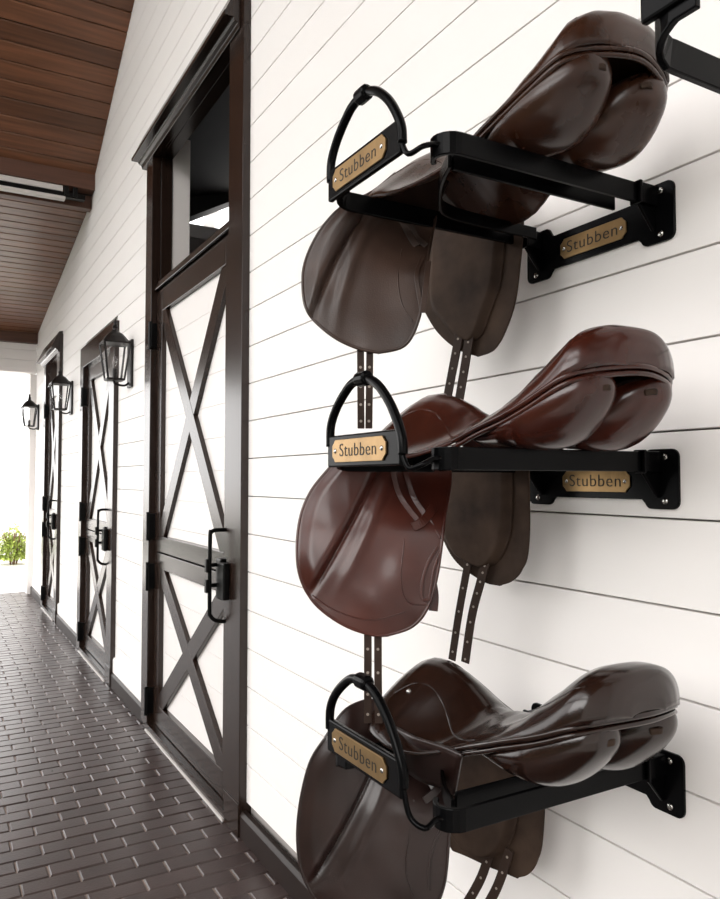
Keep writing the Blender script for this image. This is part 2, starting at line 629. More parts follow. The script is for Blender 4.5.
# ------------------------------------------------------------------ wall lanterns
def make_lantern(label):
    r = thing('wall_lantern', label, 'lantern', (XW, 4.87, Z(0.585)), group='lanterns along the shiplap wall')
    bm = bmesh.new()
    box(bm, -0.018, 0.0, -0.055, 0.055, 0.0, 0.305)
    obj('back_plate', bm, M['lamp'], r, bev=0.006)
    cx = -0.105
    bm = bmesh.new()
    zb, zt_ = 0.045, 0.275
    wb, wt = 0.050, 0.078
    cs = []
    for sx, sy in ((-1, -1), (1, -1), (1, 1), (-1, 1)):
        sweep(bm, [(cx + sx * wb, sy * wb, zb), (cx + sx * wt, sy * wt, zt_)], rect(0.009, 0.009))
    for (zz, ww) in ((zb, wb), (zt_, wt)):
        for i in range(4):
            q = ((-1, -1), (1, -1), (1, 1), (-1, 1))
            a, b = q[i], q[(i + 1) % 4]
            sweep(bm, [(cx + a[0] * ww, a[1] * ww, zz), (cx + b[0] * ww, b[1] * ww, zz)], rect(0.011, 0.011))
    box(bm, cx - wb, cx + wb, -wb, wb, zb - 0.008, zb - 0.002)
    obj('cage', bm, M['lamp'], r)
    q = ((-1, -1), (1, -1), (1, 1), (-1, 1))
    for i in range(4):
        a, b = q[i], q[(i + 1) % 4]
        bm = bmesh.new()
        f = [(cx + a[0] * wb, a[1] * wb, zb), (cx + b[0] * wb, b[1] * wb, zb), (cx + b[0] * wt, b[1] * wt, zt_), (cx + a[0] * wt, a[1] * wt, zt_)]
        bm.faces.new([bm.verts.new(p) for p in f])
        obj('glass_pane', bm, M['glass'], r)
    # bell shaped roof
    bm = bmesh.new()
    prof = [(0.097, 0.272), (0.099, 0.280), (0.088, 0.292), (0.070, 0.316), (0.050, 0.336), (0.030, 0.350), (0.022, 0.357), (0.018, 0.372), (0.024, 0.380), (0.018, 0.386)]
    rows = []
    for rr, zz in prof:
        row_ = []
        for i in range(16):
            a = 2 * math.pi * i / 16 + math.pi / 16
            c, s = math.cos(a), math.sin(a)
            sq = max(abs(c), abs(s))
            kk = 1 / (sq * 0.75 + 0.25) if rr > 0.03 else 1
            row_.append((cx + rr * c * kk * 0.86, rr * s * kk * 0.86, zz))
        rows.append(row_)
    grid(bm, rows, True)
    bmesh.ops.holes_fill(bm, edges=[e for e in bm.edges if e.is_boundary])
    obj('roof_cap', bm, M['lamp'], r)
    bm = bmesh.new()
    prof = [(0.001, 0.384), (0.014, 0.386), (0.016, 0.394), (0.007, 0.400), (0.013, 0.408), (0.012, 0.416), (0.005, 0.424), (0.001, 0.434)]
    grid(bm, [[(cx + rr * math.cos(2 * math.pi * i / 12), rr * math.sin(2 * math.pi * i / 12), zz) for i in range(12)] for rr, zz in prof], True)
    obj('finial', bm, M['lamp'], r, smooth=True)
    bm = bmesh.new()
    sweep(bm, [(cx, 0, zb), (cx, 0, zb + 0.07)], circ(0.014, 12))
    obj('candle_socket', bm, M['lamp'], r)
    bm = bmesh.new()
    ellipsoid(bm, (cx, 0, zb + 0.115), (0.017, 0.017, 0.045), 12, 8)
    obj('bulb', bm, M['glass'], r, smooth=True)
    bm = bmesh.new()
    sweep(bm, spline([(-0.015, 0, 0.285), (-0.03, 0, 0.30), (cx + 0.06, 0, 0.30)], 5), circ(0.008, 8), up=(0, 1, 0))
    obj('bracket_arm', bm, M['lamp'], r)
    bm = bmesh.new()
    sweep(bm, spline([(-0.015, 0, 0.03), (-0.04, 0, 0.012), (cx + 0.03, 0, 0.012), (cx, 0, 0.022), (cx, 0, 0.04)], 5), circ(0.007, 8), up=(0, 1, 0))
    obj('bracket_arm', bm, M['lamp'], r)
    return r


l1 = make_lantern('black glazed wall lantern between the nearest and the middle door')
l2 = copy_tree(l1)
l2.location = (XW, 7.2, Z(0.585))
l2['label'] = 'black glazed wall lantern between the middle and the farthest door'
l3 = copy_tree(l1)
l3.location = (XW, 9.66, Z(0.585))
l3['label'] = 'smallest black lantern, beyond the farthest door at the porch end'

# ------------------------------------------------------------------ beyond the porch: low white wing and a shrub bed
bm = bmesh.new()
box(bm, 1.9, 2.1, 13.4, 24.0, -0.06, Z(1.02))
box(bm, 1.78, 2.15, 13.4, 24.0, Z(1.02), Z(1.12))
struct('wall_far', bm, M['wall'], 'bright white low wing beyond the open porch end', 'wall', bev=0.01)
for i in range(5):
    cy = 15.4 + i * 2.0
    r = thing('column', 'white square column against the far white wing', 'column', (1.72, cy, -0.065), group='columns of the far white wing')
    bm = bmesh.new()
    box(bm, -0.12, 0.12, -0.12, 0.12, 0.12, Z(0.92) + 0.065)
    obj('shaft', bm, M['wall'], r, bev=0.01)
    bm = bmesh.new()
    box(bm, -0.15, 0.15, -0.15, 0.15, 0.0, 0.12)
    obj('base', bm, M['wall'], r, bev=0.01)
    bm = bmesh.new()
    box(bm, -0.15, 0.15, -0.15, 0.15, Z(0.92) + 0.065, Z(1.02) + 0.065)
    obj('capital', bm, M['wall'], r, bev=0.01)


bm = bmesh.new()
box(bm, -2.75, -2.6, -2.6, 9.9, 3.55, 3.95)  # added beam outside the view, limits the strip of sky lighting the porch
struct('unseen_eave', bm, M['dark'], 'dark eave beam added out of view on the open side to narrow the sky light', 'beam')
bm2 = bmesh.new()
for i in range(30):
    box(bm2, -2.6, XW, -2.6, -2.56, 0.01 + i * 0.15, 0.155 + i * 0.15)  # added boards behind the camera, cut off sky and return soft light
bm = bmesh.new()
box(bm, -9.0, -7.8, -12, 6.0, -0.0499, 3.2)  # added tall green block outside the view, darkens the horizon in reflections
struct('unseen_back_wall', bm2, M['wall'], 'white boarded wall added unseen behind the viewer to block sky and bounce light', 'wall')
bm3 = bmesh.new()
box(bm3, -30.0, -1.75, -12, 22.0, -0.064, -0.05)  # added dark grass outside the view, keeps bright ground out of reflections
struct('unseen_lawn', bm3, M['hedge'], 'unseen dark grass added beside the porch to darken reflections', 'unseen_lawn')
struct('unseen_hedge', bm, M['hedge'], 'clipped dark hedge added out of view across the yard to darken reflections', 'hedge')


def shrub(x, y, rx, ry, h, label, seed):
    rnd = random.Random(seed)
    r = thing('shrub', label, 'shrub', (x, y, -0.065))
    bm = bmesh.new()
    for i in range(14):
        a = rnd.uniform(0, 6.28)
        q = rnd.uniform(0.3, 0.9)
        sweep(bm, [(0.05 * math.cos(a), 0.05 * math.sin(a), 0), (rx * 0.5 * q * math.cos(a), ry * 0.5 * q * math.sin(a), h * 0.4), (rx * q * math.cos(a), ry * q * math.sin(a), h * 0.75)], circ(0.008, 5))
    obj('stem', bm, M['twig'], r)
    bm = bmesh.new()
    for i in range(1500):
        while True:
            v = Vector((rnd.uniform(-1, 1), rnd.uniform(-1, 1), rnd.uniform(-0.2, 1)))
            if 0.35 < v.length < 1:
                break
        bumpy = 0.85 + 0.25 * noise.noise(v * 2.5 + Vector((seed, 0, 0)))
        c = Vector((v.x * rx * bumpy, v.y * ry * bumpy, 0.12 * h + (v.z + 0.2) / 1.2 * h * 0.85 * bumpy))
        s = rnd.uniform(0.025, 0.05)
        e = Matrix.Rotation(rnd.uniform(0, 6.28), 3, 'Z') @ Matrix.Rotation(rnd.uniform(-0.9, 0.9), 3, 'X')
        f = [Vector((0, -s, 0)), Vector((s * 0.5, 0, s * 0.15)), Vector((0, s, 0)), Vector((-s * 0.5, 0, s * 0.15))]
        bm.faces.new([bm.verts.new(c + e @ p) for p in f])
    obj('foliage', bm, M['leaf'], r)


shrub(0.42, 14.3, 0.42, 0.38, 0.95, 'taller green shrub at the left edge beyond the porch end', 3)
shrub(1.25, 14.2, 0.32, 0.36, 0.72, 'low yellow-green shrub beside the end of the white wall', 5)

# ------------------------------------------------------------------ saddle racks
def add_text(parent, txt, size, mt, matrix, name='lettering', sx=1.0):
    cu = bpy.data.curves.new(name, 'FONT')
    cu.body = txt
    cu.size = size
    cu.align_x = 'CENTER'
    cu.align_y = 'CENTER'
    cu.extrude = 0.0006
    cu.offset = -0.00035
    cu.space_character = 1.08
    tmp = bpy.data.objects.new(name, cu)
    C.objects.link(tmp)
    dg = bpy.context.evaluated_depsgraph_get()
    me = bpy.data.meshes.new_from_object(tmp.evaluated_get(dg))
    bpy.data.objects.remove(tmp)
    me.transform(Matrix.Diagonal((sx, 1, 1, 1)))
    me.transform(matrix)
    me.materials.clear()
    me.materials.append(mt)
    o = bpy.data.objects.new(name, me)
    C.objects.link(o)
    o.parent = parent
    return o


def face_minus_x(x, y, z):
    # text reading direction -Y, up Z, facing -X
    m = Matrix(((0, 0, -1, x), (-1, 0, 0, y), (0, 1, 0, z), (0, 0, 0, 1)))
    return m


def rounded_rect(w_, h_, r_, n=5):
    out = []
    for cx, cy, a0 in ((w_ / 2 - r_, h_ / 2 - r_, 0), (-w_ / 2 + r_, h_ / 2 - r_, 90), (-w_ / 2 + r_, -h_ / 2 + r_, 180), (w_ / 2 - r_, -h_ / 2 + r_, 270)):
        for i in range(n + 1):
            a = math.radians(a0 + 90 * i / n)
            out.append((cx + r_ * math.cos(a), cy + r_ * math.sin(a)))
    return out


def plaque(parent, x, y, z, w_, h_, size, th=0.003):
    bm = bmesh.new()
    c = h_ * 0.26
    poly = []
    for sy, sz in ((1, 1), (-1, 1), (-1, -1), (1, -1)):
        ex, ez = sy * w_ / 2, sz * h_ / 2
        if sy * sz > 0:
            poly += [(ex, ez - sz * c), (ex - sy * c * 0.6, ez - sz * c * 0.5), (ex - sy * c, ez)]
        else:
            poly += [(ex - sy * c, ez), (ex - sy * c * 0.6, ez - sz * c * 0.5), (ex, ez - sz * c)]
    prism(bm, [(y + a, z + b) for a, b in poly], 'x', x - th, x)
    pq = obj('plaque', bm, M['brass'], parent, bev=0.0006)
    pq['label'] = 'engraved brass plaque'
    add_text(pq, 'Stubben', size, M['letter'], face_minus_x(x - th, y, z), sx=1.12)
    for s in (-1, 1):
        bm = bmesh.new()
        ellipsoid(bm, (x - th, y + s * (w_ / 2 - 0.011), z), (0.0022, 0.0042, 0.0042), 12, 6)
        obj('screw', bm, M['screw'], pq, smooth=True)


def make_rack(loc, label, dz):
    """origin on the wall plane, midway between the arms, at rail height"""
    r = thing('saddle_rack', label, 'saddle rack', loc, group='wall saddle racks')
    HY = 0.142
    # wall plate: two tall tabs and a lower middle
    bm = bmesh.new()
    poly = []
    T, B_, t2, b2 = 0.022, -0.082, 0.002, -0.066
    ow, iw, rr = 0.182, 0.112, 0.014

    def arc(cx, cy, r_, a0, a1, n=5):
        return [(cx + r_ * math.cos(math.radians(a0 + (a1 - a0) * i / n)), cy + r_ * math.sin(math.radians(a0 + (a1 - a0) * i / n))) for i in range(n + 1)]
    poly += arc(ow - rr, T - rr, rr, 0, 90)
    poly += arc(iw + rr, T - rr, rr, 90, 160) + [(iw - 0.006, t2)]
    poly += [(-iw + 0.006, t2)] + arc(-iw - rr, T - rr, rr, 20, 90)
    poly += arc(-ow + rr, T - rr, rr, 90, 180)
    poly += arc(-ow + rr, B_ + rr, rr, 180, 270)
    poly += arc(-iw - rr, B_ + rr, rr, 270, 340) + [(-iw + 0.006, b2)]
    poly += [(iw - 0.006, b2)] + arc(iw + rr, B_ + rr, rr, 200, 270)
    poly += arc(ow - rr, B_ + rr, rr, 270, 360)
    prism(bm, poly, 'x', -0.006, 0.0)
    wp = obj('wall_plate', bm, M['rack'], r, bev=0.001)
    for sy in (-1, 1):
        for zz in (0.008, -0.068):
            bm = bmesh.new()
            ellipsoid(bm, (-0.006, sy * 0.155, zz), (0.003, 0.006, 0.006), 12, 6)
            sc = obj('screw', bm, M['screw'], wp, smooth=True)
    plaque(r, -0.006, 0.0, -0.034, 0.165, 0.040, 0.033)
    # sleeves and gussets
    for sy in (-1, 1):
        bm = bmesh.new()
        box(bm, -0.055, -0.006, sy * HY - 0.0085, sy * HY + 0.0085, -0.018, 0.018)
        box(bm, -0.055, -0.048, sy * HY - 0.012, sy * HY + 0.012, -0.02, 0.02)
        prism(bm, [(-0.05, -0.018), (-0.006, -0.018), (-0.006, -0.062), (-0.012, -0.062)], 'y', sy * HY - 0.003, sy * HY + 0.003)
        obj('arm_socket', bm, M['rack'], r, bev=0.002)
    # outer rails: far arm turns into the front corner
    FX = -0.497
    bm = bmesh.new()
    pts = [(-0.05, HY, 0), (FX + 0.045, HY, 0)]
    for i in range(7):
        a = math.radians(90 * i / 6)
        pts.append((FX + 0.035 - 0.035 * math.sin(a), HY - 0.035 + 0.035 * math.cos(a), dz * 0.5 * i / 6))
    pts.append((FX, HY - 0.06, dz * 0.5))
    sweep(bm, pts, rect(0.008, 0.034))
    obj('rail', bm, M['rack'], r, bev=0.0015)
    bm = bmesh.new()
    pts = [(-0.05, -HY, 0), (FX + 0.066, -HY, 0)]
    for i in range(1, 9):
        a = math.radians(150 * i / 8)
        pts.append((FX + 0.066 - 0.026 * math.sin(a), -HY + 0.026 - 0.026 * math.cos(a), 0))
    sweep(bm, pts, rect(0.008, 0.034))
    obj('rail', bm, M['rack'], r, bev=0.0015)
    # inner strap: near arm, diagonal link, far arm
    bm = bmesh.new()
    pts = [(-0.05, -HY + 0.05, 0), (-0.30, -HY + 0.052, 0), (FX + 0.09, -HY + 0.052, 0)]
    sweep(bm, pts, rect(0.006, 0.030))
    obj('inner_rail', bm, M['rack'], r, bev=0.0012)
    bm = bmesh.new()
    pts = spline([(FX + 0.08, -HY + 0.045, -0.004), (-0.385, -0.03, -0.006), (-0.325, 0.055, -0.004), (-0.285, 0.085, -0.003), (-0.22, 0.097, -0.002), (-0.05, 0.108, 0)], 6)
    sweep(bm, pts, rect(0.006, 0.024))
    obj('inner_rail', bm, M['rack'], r, bev=0.0012)
    # stirrup iron across the front
    z0 = dz
    y0, y1 = HY - 0.002, -0.092
    bm = bmesh.new()
    box(bm, FX - 0.009, FX + 0.001, y1, y0, z0 - 0.026, z0 + 0.028)
    st = obj('stirrup_tread', bm, M['rack'], r, bev=0.003)
    plaque(r, FX - 0.009, 0.03, z0 + 0.001, 0.172, 0.038, 0.031)
    xm = FX - 0.004
    pts = [(xm, y0 - 0.002, z0 + 0.01), (xm, y0 - 0.004, z0 + 0.045), (xm, y0 - 0.026, z0 + 0.076), (xm, y0 - 0.062, z0 + 0.103), (xm, y0 - 0.086, z0 + 0.113), (xm, 0.5 * (y0 + y1), z0 + 0.115),
           (xm, y1 + 0.088, z0 + 0.109), (xm, y1 + 0.060, z0 + 0.092), (xm, y1 + 0.030, z0 + 0.062), (xm, y1 + 0.004, z0 + 0.02), (xm, y1, z0 - 0.01)]
    bm = bmesh.new()
    sweep(bm, spline(pts, 6), circ(0.0075, 12), up=(1, 0, 0))
    obj('stirrup_arch', bm, M['rack'], r, smooth=True)
    bm = bmesh.new()
    cy = 0.5 * (y0 + y1)
    sweep(bm, [(xm, cy + 0.016, z0 + 0.1145), (xm, cy + 0.013, z0 + 0.115), (xm, cy - 0.013, z0 + 0.115), (xm, cy - 0.016, z0 + 0.1145)],
          lambda f: circ(0.0125 if 0.1 < f < 0.9 else 0.0085, 14), up=(1, 0, 0))
    obj('stirrup_collar', bm, M['rack'], r, smooth=False, bev=0.002)
    bm = bmesh.new()
    sweep(bm, spline([(xm, y1 + 0.002, z0 - 0.008), (FX, y1 - 0.010, z0 * 0.5 - 0.022), (FX + 0.012, y1 - 0.03, -0.008), (FX + 0.032, -HY + 0.02, 0.0), (FX + 0.043, -HY + 0.016, 0.0)], 6), circ(0.0042, 10), up=(1, 0, 0))
    obj('stirrup_hook', bm, M['rack'], r, smooth=True)
    return r


ZR = (0.495, 0.03, -0.485)
make_rack((XW, 1.012, Z(ZR[0])), 'black saddle rack uppermost of the three carrying saddles, seen from beneath', 0.016)
make_rack((XW, 1.012, Z(ZR[1])), 'black saddle rack in the middle at eye level, under the reddish saddle', 0.016)
make_rack((XW, 1.012, Z(ZR[2])), 'black saddle rack lowest on the wall, seen from above', 0.05)
make_rack((XW, 0.346, Z(0.429)), 'black saddle rack cut off by the top right corner of the picture', 0.042)


# ------------------------------------------------------------------ saddles
def interp(tab, y):
    if y <= tab[0][0]:
        return tab[0][1:]
    for a, b in zip(tab, tab[1:]):
        if y <= b[0]:
            f = (y - a[0]) / (b[0] - a[0])
            f = f * f * (3 - 2 * f) * 0.35 + f * 0.65
            return tuple(p + (q - p) * f for p, q in zip(a[1:], b[1:]))
    return tab[-1][1:]


# Y, half width, edge height, top height, section blend (0 = full round, 1 = bell)
SHELL = [(0.735, 0.034, 0.132, 0.133, 0), (0.7355, 0.038, 0.132, 0.158, 0), (0.738, 0.054, 0.132, 0.176, 0), (0.743, 0.072, 0.130, 0.188, 0), (0.755, 0.096, 0.125, 0.192, 0), (0.775, 0.112, 0.114, 0.193, 0),
         (0.80, 0.121, 0.096, 0.186, 0), (0.83, 0.127, 0.079, 0.164, 0.08), (0.86, 0.128, 0.067, 0.138, 0.2), (0.90, 0.123, 0.057, 0.112, 0.32),
         (0.94, 0.115, 0.048, 0.094, 0.42), (0.97, 0.110, 0.038, 0.083, 0.45), (1.00, 0.118, 0.026, 0.076, 0.65), (1.025, 0.127, 0.017, 0.075, 0.75),
         (1.05, 0.136, 0.010, 0.088, 0.8), (1.08, 0.143, 0.006, 0.105, 0.75), (1.11, 0.147, 0.007, 0.119, 0.68), (1.14, 0.147, 0.014, 0.128, 0.6),
         (1.165, 0.142, 0.018, 0.128, 0.5), (1.185, 0.128, 0.022, 0.121, 0.4), (1.20, 0.105, 0.034, 0.110, 0.3), (1.21, 0.06, 0.055, 0.092, 0.1)]


def swing(v):
    return Vector((v[0] - 0.145 * (v[1] - 0.07), v[1], v[2]))


DIP = [0.0]
WELT = [0.0]


def shell_pt(y, u, off=0.0):
    hw, ze, zt_, bl = interp(SHELL, y)
    ze += WELT[0] * math.exp(-((y - 0.85) / 0.07) ** 2)
    zt_ += DIP[0] * math.exp(-((y - 0.97) / 0.06) ** 2)
    au = min(abs(u), 1)
    sq = 1 - sstep(0.755, 0.81, y)
    pw = 1.75 + 1.2 * sq
    rnd = (1 - au ** pw) ** (0.62 - 0.22 * sq)
    bell = 0.5 + 0.5 * math.cos(math.pi * au ** 0.85)
    f = rnd * (1 - bl) + bell * bl
    dish = 0.0
    if y < 0.98:                       # hollow of the seat in front of the cantle
        k_ = math.exp(-((y - 0.89) / 0.055) ** 2)
        dish = -0.020 * k_ * max(0, 1 - (u / 0.75) ** 2)
    zz = ze + (zt_ - ze) * f + dish
    return swing((u * (hw + off), y - 0.95, zz + off))


def pod(bm, sx):
    rows = []
    N = 18
    sts = [(0.744, 0.010, 0.106, 0.012), (0.748, 0.026, 0.104, 0.022), (0.758, 0.040, 0.099, 0.031), (0.774, 0.051, 0.090, 0.041), (0.797, 0.064, 0.077, 0.050), (0.825, 0.072, 0.064, 0.052),
           (0.855, 0.073, 0.054, 0.041), (0.89, 0.067, 0.048, 0.030), (0.92, 0.052, 0.044, 0.024), (0.945, 0.045, 0.042, 0.019), (0.965, 0.036, 0.040, 0.014), (0.98, 0.020, 0.040, 0.008), (0.985, 0.008, 0.040, 0.003)]
    for y, a, zc, b in sts:
        cx = sx * 0.061
        row_ = []
        for i in range(N):
            th = 2 * math.pi * i / N
            c, s = math.cos(th), math.sin(th)
            row_.append(swing((cx + a * math.copysign(abs(c) ** 0.95, c), y - 0.95, zc + b * math.copysign(abs(s) ** 0.95, s))))
        rows.append(row_)
    grid(bm, rows, True)
    bmesh.ops.holes_fill(bm, edges=[e for e in bm.edges if e.is_boundary])


ORG = (0.85, 0.95)
LF, LA, LN = Vector((0.58, 1.25)), Vector((0.8262, -0.5634)), Vector((-0.5634, -0.8262))
RF, RA, RN = Vector((0.97, 1.30)), Vector((0.3162, -0.9487)), Vector((-0.9487, -0.3162))


def edge_tab(px):
    s = spline([(a, z, 0) for a, z in px], 10)
    s = [(v.y, v.x) for v in s]
    s.sort()
    return s


def at(tab, z):
    if z <= tab[0][0]:
        return tab[0][1]
    for a, b in zip(tab, tab[1:]):
        if z <= b[0]:
            d = b[0] - a[0]
            return b[1] if d < 1e-9 else a[1] + (b[1] - a[1]) * (z - a[0]) / d
    return tab[-1][1]


def plane_pt(F, A, N, a, z, off):
    p = F + A * a + N * off
    return Vector((p.x - ORG[0], p.y - ORG[1], z))


def sheet(left, right, F, A, N, offf, nv=90, nu=90, zmin=None):
    L, R = edge_tab(left), edge_tab(right)
    z1 = min(L[-1][0], R[-1][0])
    z0 = max(L[0][0], R[0][0])
    rows = []
    for i in range(nv + 1):
        z = z0 + (z1 - z0) * (1 - math.cos(math.pi / 2 * (1 - i / nv)))
        l, r_ = at(L, z), at(R, z)
        if r_ - l < 0.004:
            m_ = (l + r_) / 2
            l, r_ = m_ - 0.002, m_ + 0.002
        row_ = []
        for j in range(nu + 1):
            u = j / nu
            a = l + (r_ - l) * u
            row_.append(plane_pt(F, A, N, a, z, offf(a, z, min(a - l, r_ - a))))
        rows.append(row_)
    return rows


def sstep(a, b, x):
    t_ = max(0, min(1, (x - a) / (b - a)))
    return t_ * t_ * (3 - 2 * t_)


def band(path, wd, F, A, N, off, th=0.003, ends=True):
    """a strap as a thin bar along a path given on a flap plane"""
    pts = [plane_pt(F, A, N, a, z, off + (q[0] if q else 0)) for a, z, *q in path]
    n3 = (N.x, N.y, 0)
    bm = bmesh.new()
    sweep(bm, spline(pts, 6), [(wd / 2, -th / 2), (wd / 2, th / 2), (-wd / 2, th / 2), (-wd / 2, -th / 2)], up=n3)
    return bm


def billet(root, m, path, wd, F, A, N, off, mh):
    bm = band(path, wd, F, A, N, off, 0.0035)
    b = obj('billet_strap', bm, m, root, bev=0.0008)
    pts = spline([plane_pt(F, A, N, a, z, off + 0.0022) for a, z in path], 8)
    bm = bmesh.new()
    n = len(pts)
    for i in range(2, n - 1, 3):
        v = pts[i]
        n3 = Vector((N.x, N.y, 0))
        sweep(bm, [v - n3 * 0.0006, v + n3 * 0.0004], circ(0.0026, 8))
    h = obj('punched_hole', bm, mh, b)
    h['kind'] = 'stuff'
    return b


def make_saddle(zr, label, mats, left, right, inner_l, inner_r, outer_l, outer_r, bl_left, bl_right, crease, extras, knee=0.012, dip=0.0, under=False, welt=0.0):
    WELT[0] = welt
    DIP[0] = dip
    ms, mf, msw, mst, mh = mats
    root = thing('saddle', label, 'saddle', (ORG[0], ORG[1], Z(zr)), group='leather saddles on the wall racks')
    # seat shell
    ys = []
    for a, b in zip(SHELL, SHELL[1:]):
        for i in range(3):
            ys.append(a[0] + (b[0] - a[0]) * i / 3)
    ys.append(SHELL[-1][0])
    us = [math.sin(math.pi / 2 * (-1 + 2 * i / 36)) for i in range(37)]
    bm = bmesh.new()
    grid(bm, [[shell_pt(y, u) for u in us] for y in ys])
    st = obj('seat', bm, ms, root, smooth=True, solid=0.007)
    # piping along the lower edge of the seat and round the cantle
    for off, dz_, dr in ((0.003, 0.0, 0.0046), (0.002, -0.010, 0.0042)):
        path = []
        for y in [0.985 - i * 0.0083 for i in range(29)]:
            path.append(shell_pt(y, -1) + Vector((-off, 0, dz_)))
        path += [shell_pt(0.735, -1 + 0.25 * i) + Vector((0, -off, dz_)) for i in range(1, 8)]
        for i in range(5, len(path)):
            pass
        for y in [0.75 + i * 0.0083 for i in range(29)]:
            path.append(shell_pt(y, 1) + Vector((off, 0, dz_)))
        for _ in range(3):
            path = [path[0]] + [(path[i - 1] + path[i] * 2 + path[i + 1]) / 4 for i in range(1, len(path) - 1)] + [path[-1]]
        # keep the back run low, level with the binding
        bm = bmesh.new()
        sweep(bm, path, circ(dr, 8))
        obj('piping', bm, ms, st, smooth=True)
    for sgn in (-1, 1):
        bm = bmesh.new()
        sweep(bm, [shell_pt(0.985 + 0.008 * i, sgn, 0.0) for i in range(26)], circ(0.003, 8))
        obj('skirt_edge', bm, ms, st, smooth=True)
        bm = bmesh.new()
        sweep(bm, [shell_pt(0.765 + 0.012 * i, sgn * (0.80 - 0.012 * i), 0.002) for i in range(16)], circ(0.0022, 6))
        obj('seam', bm, ms, st, smooth=True)
        bm = bmesh.new()
        sweep(bm, spline([shell_pt(y, sgn * u, 0.0025) for y, u in ((0.95, 0.93), (0.99, 0.80), (1.03, 0.60), (1.06, 0.45), (1.09, 0.36), (1.12, 0.34), (1.15, 0.42), (1.17, 0.6))], 6), circ(0.0022, 6))
        obj('seam', bm, ms, st, smooth=True)
    # panels under the cantle
    for sx in (-1, 1):
        bm = bmesh.new()
        pod(bm, sx)
        pn = obj('panel', bm, ms, root, smooth=True, sub=1)
        bm = bmesh.new()
        cx = 0.05 * sx + 0.03
        pts = [(cx - 0.012, -0.198, 0.098), (cx, -0.206, 0.100), (cx + 0.012, -0.198, 0.100)]
        sweep(bm, spline(pts, 4), rect(0.006, 0.009), up=(0, 0, 1))
        obj('staple_tab', bm, msw, pn, bev=0.002)

    # leather under the left skirt, hanging between the two arms
    if under:
        bm = bmesh.new()
        grid(bm, [[swing((-0.128 + 0.030 * (1 - f) + 0.004 * math.sin(9 * g_), 0.005 + 0.195 * g_ + 0.05 * (1 - f) * (1 - g_), -0.050 + 0.085 * f)) for g_ in [j / 14 for j in range(15)]] for f in [i / 8 for i in range(9)]])
        obj('under_flap', bm, mf, root, smooth=True, solid=0.005)

    # left flap, hanging on the open side
    def loff(a, z, e):
        s = a - (crease[0] + crease[1] * (-z) + crease[2] * z * z)
        o_ = knee * (1 - sstep(-0.006, 0.010, s)) * sstep(0.0, 0.03, e) * sstep(0.06, -0.02, z)
        o_ += -0.006 * math.exp(-((s - 0.008) / 0.006) ** 2) * sstep(0.03, -0.03, z) * sstep(-0.26, -0.2, z)
        s2 = s - 0.035 + 0.10 * min(0, z + 0.02)
        o_ += 0.005 * math.exp(-(s2 / 0.010) ** 2) * sstep(-0.26, -0.12, z)
        o_ += 0.038 * sstep(0.0, -0.30, z)
        o_ += 0.003 * noise.noise(Vector((a * 16, z * 16, zr * 9)))
        o_ -= 0.36 * max(0, a - 0.10) * sstep(-0.13, -0.02, z)
        if z > 0:
            o_ -= 0.03 * z / 0.06
        return o_
    bm = bmesh.new()
    grid(bm, sheet(left, right, LF, LA, LN, loff))
    fp = obj('flap', bm, mf, root, smooth=True, solid=0.006)
    outline = spline([(a, z, 0) for a, z in left], 6) + spline([(a, z, 0) for a, z in right], 6)[::-1][1:]
    bm = bmesh.new()
    sweep(bm, [plane_pt(LF, LA, LN, v.x, v.y, loff(v.x, v.y, 0) + 0.001) for v in outline], circ(0.0032, 8), up=(LN.x, LN.y, 0))
    obj('edge_binding', bm, mf, fp, smooth=True)
    for nm, pathpts, wd, off in extras:
        pp = [(a, z, loff(a, z, 0.05) + off + 0.001 + (q[0] if q else 0)) for a, z, *q in pathpts]
        bm = band(pp, wd, LF, LA, LN, 0.0, 0.003 if nm != 'stitch_line' else 0.002)
        obj(nm, bm, mf, fp, bev=0.0008)

    # right side: flap against the wall with the sweat flap lying on it
    def roff(a, z, e):
        return 0.003 * noise.noise(Vector((a * 12, z * 12, 3 + zr))) + 0.01 * sstep(-0.05, -0.3, z)

    def roff2(a, z, e):
        return roff(a, z, e) + 0.013 * sstep(0.0, 0.02, e) + 0.004
    bm = bmesh.new()
    grid(bm, sheet(outer_l, outer_r, RF, RA, RN, roff))
    fr_ = obj('flap', bm, msw, root, smooth=True, solid=0.005)
    bm = bmesh.new()
    grid(bm, sheet(inner_l, inner_r, RF, RA, RN, roff2))
    obj('sweat_flap', bm, msw, root, smooth=True, solid=0.004)
    for path, wd in bl_left:
        billet(root, mst, path, wd, LF, LA, LN, 0.030, mh)
    for path, wd in bl_right:
        billet(root, mst, path, wd, RF, RA, RN, 0.018, mh)
    return root


hole = mat('punched_hole', srgb(150, 140, 130), 0.7)
strap_m = leather('strap_leather', srgb(54, 42, 36), 0.55, bump=0.2, coat=0.0, scale=30, spec=0.15)
sweat_m = leather('suede_underside', srgb(48, 37, 31), 0.65, hi=srgb(74, 59, 49), bump=0.2, coat=0.0, scale=14, spec=0.12)

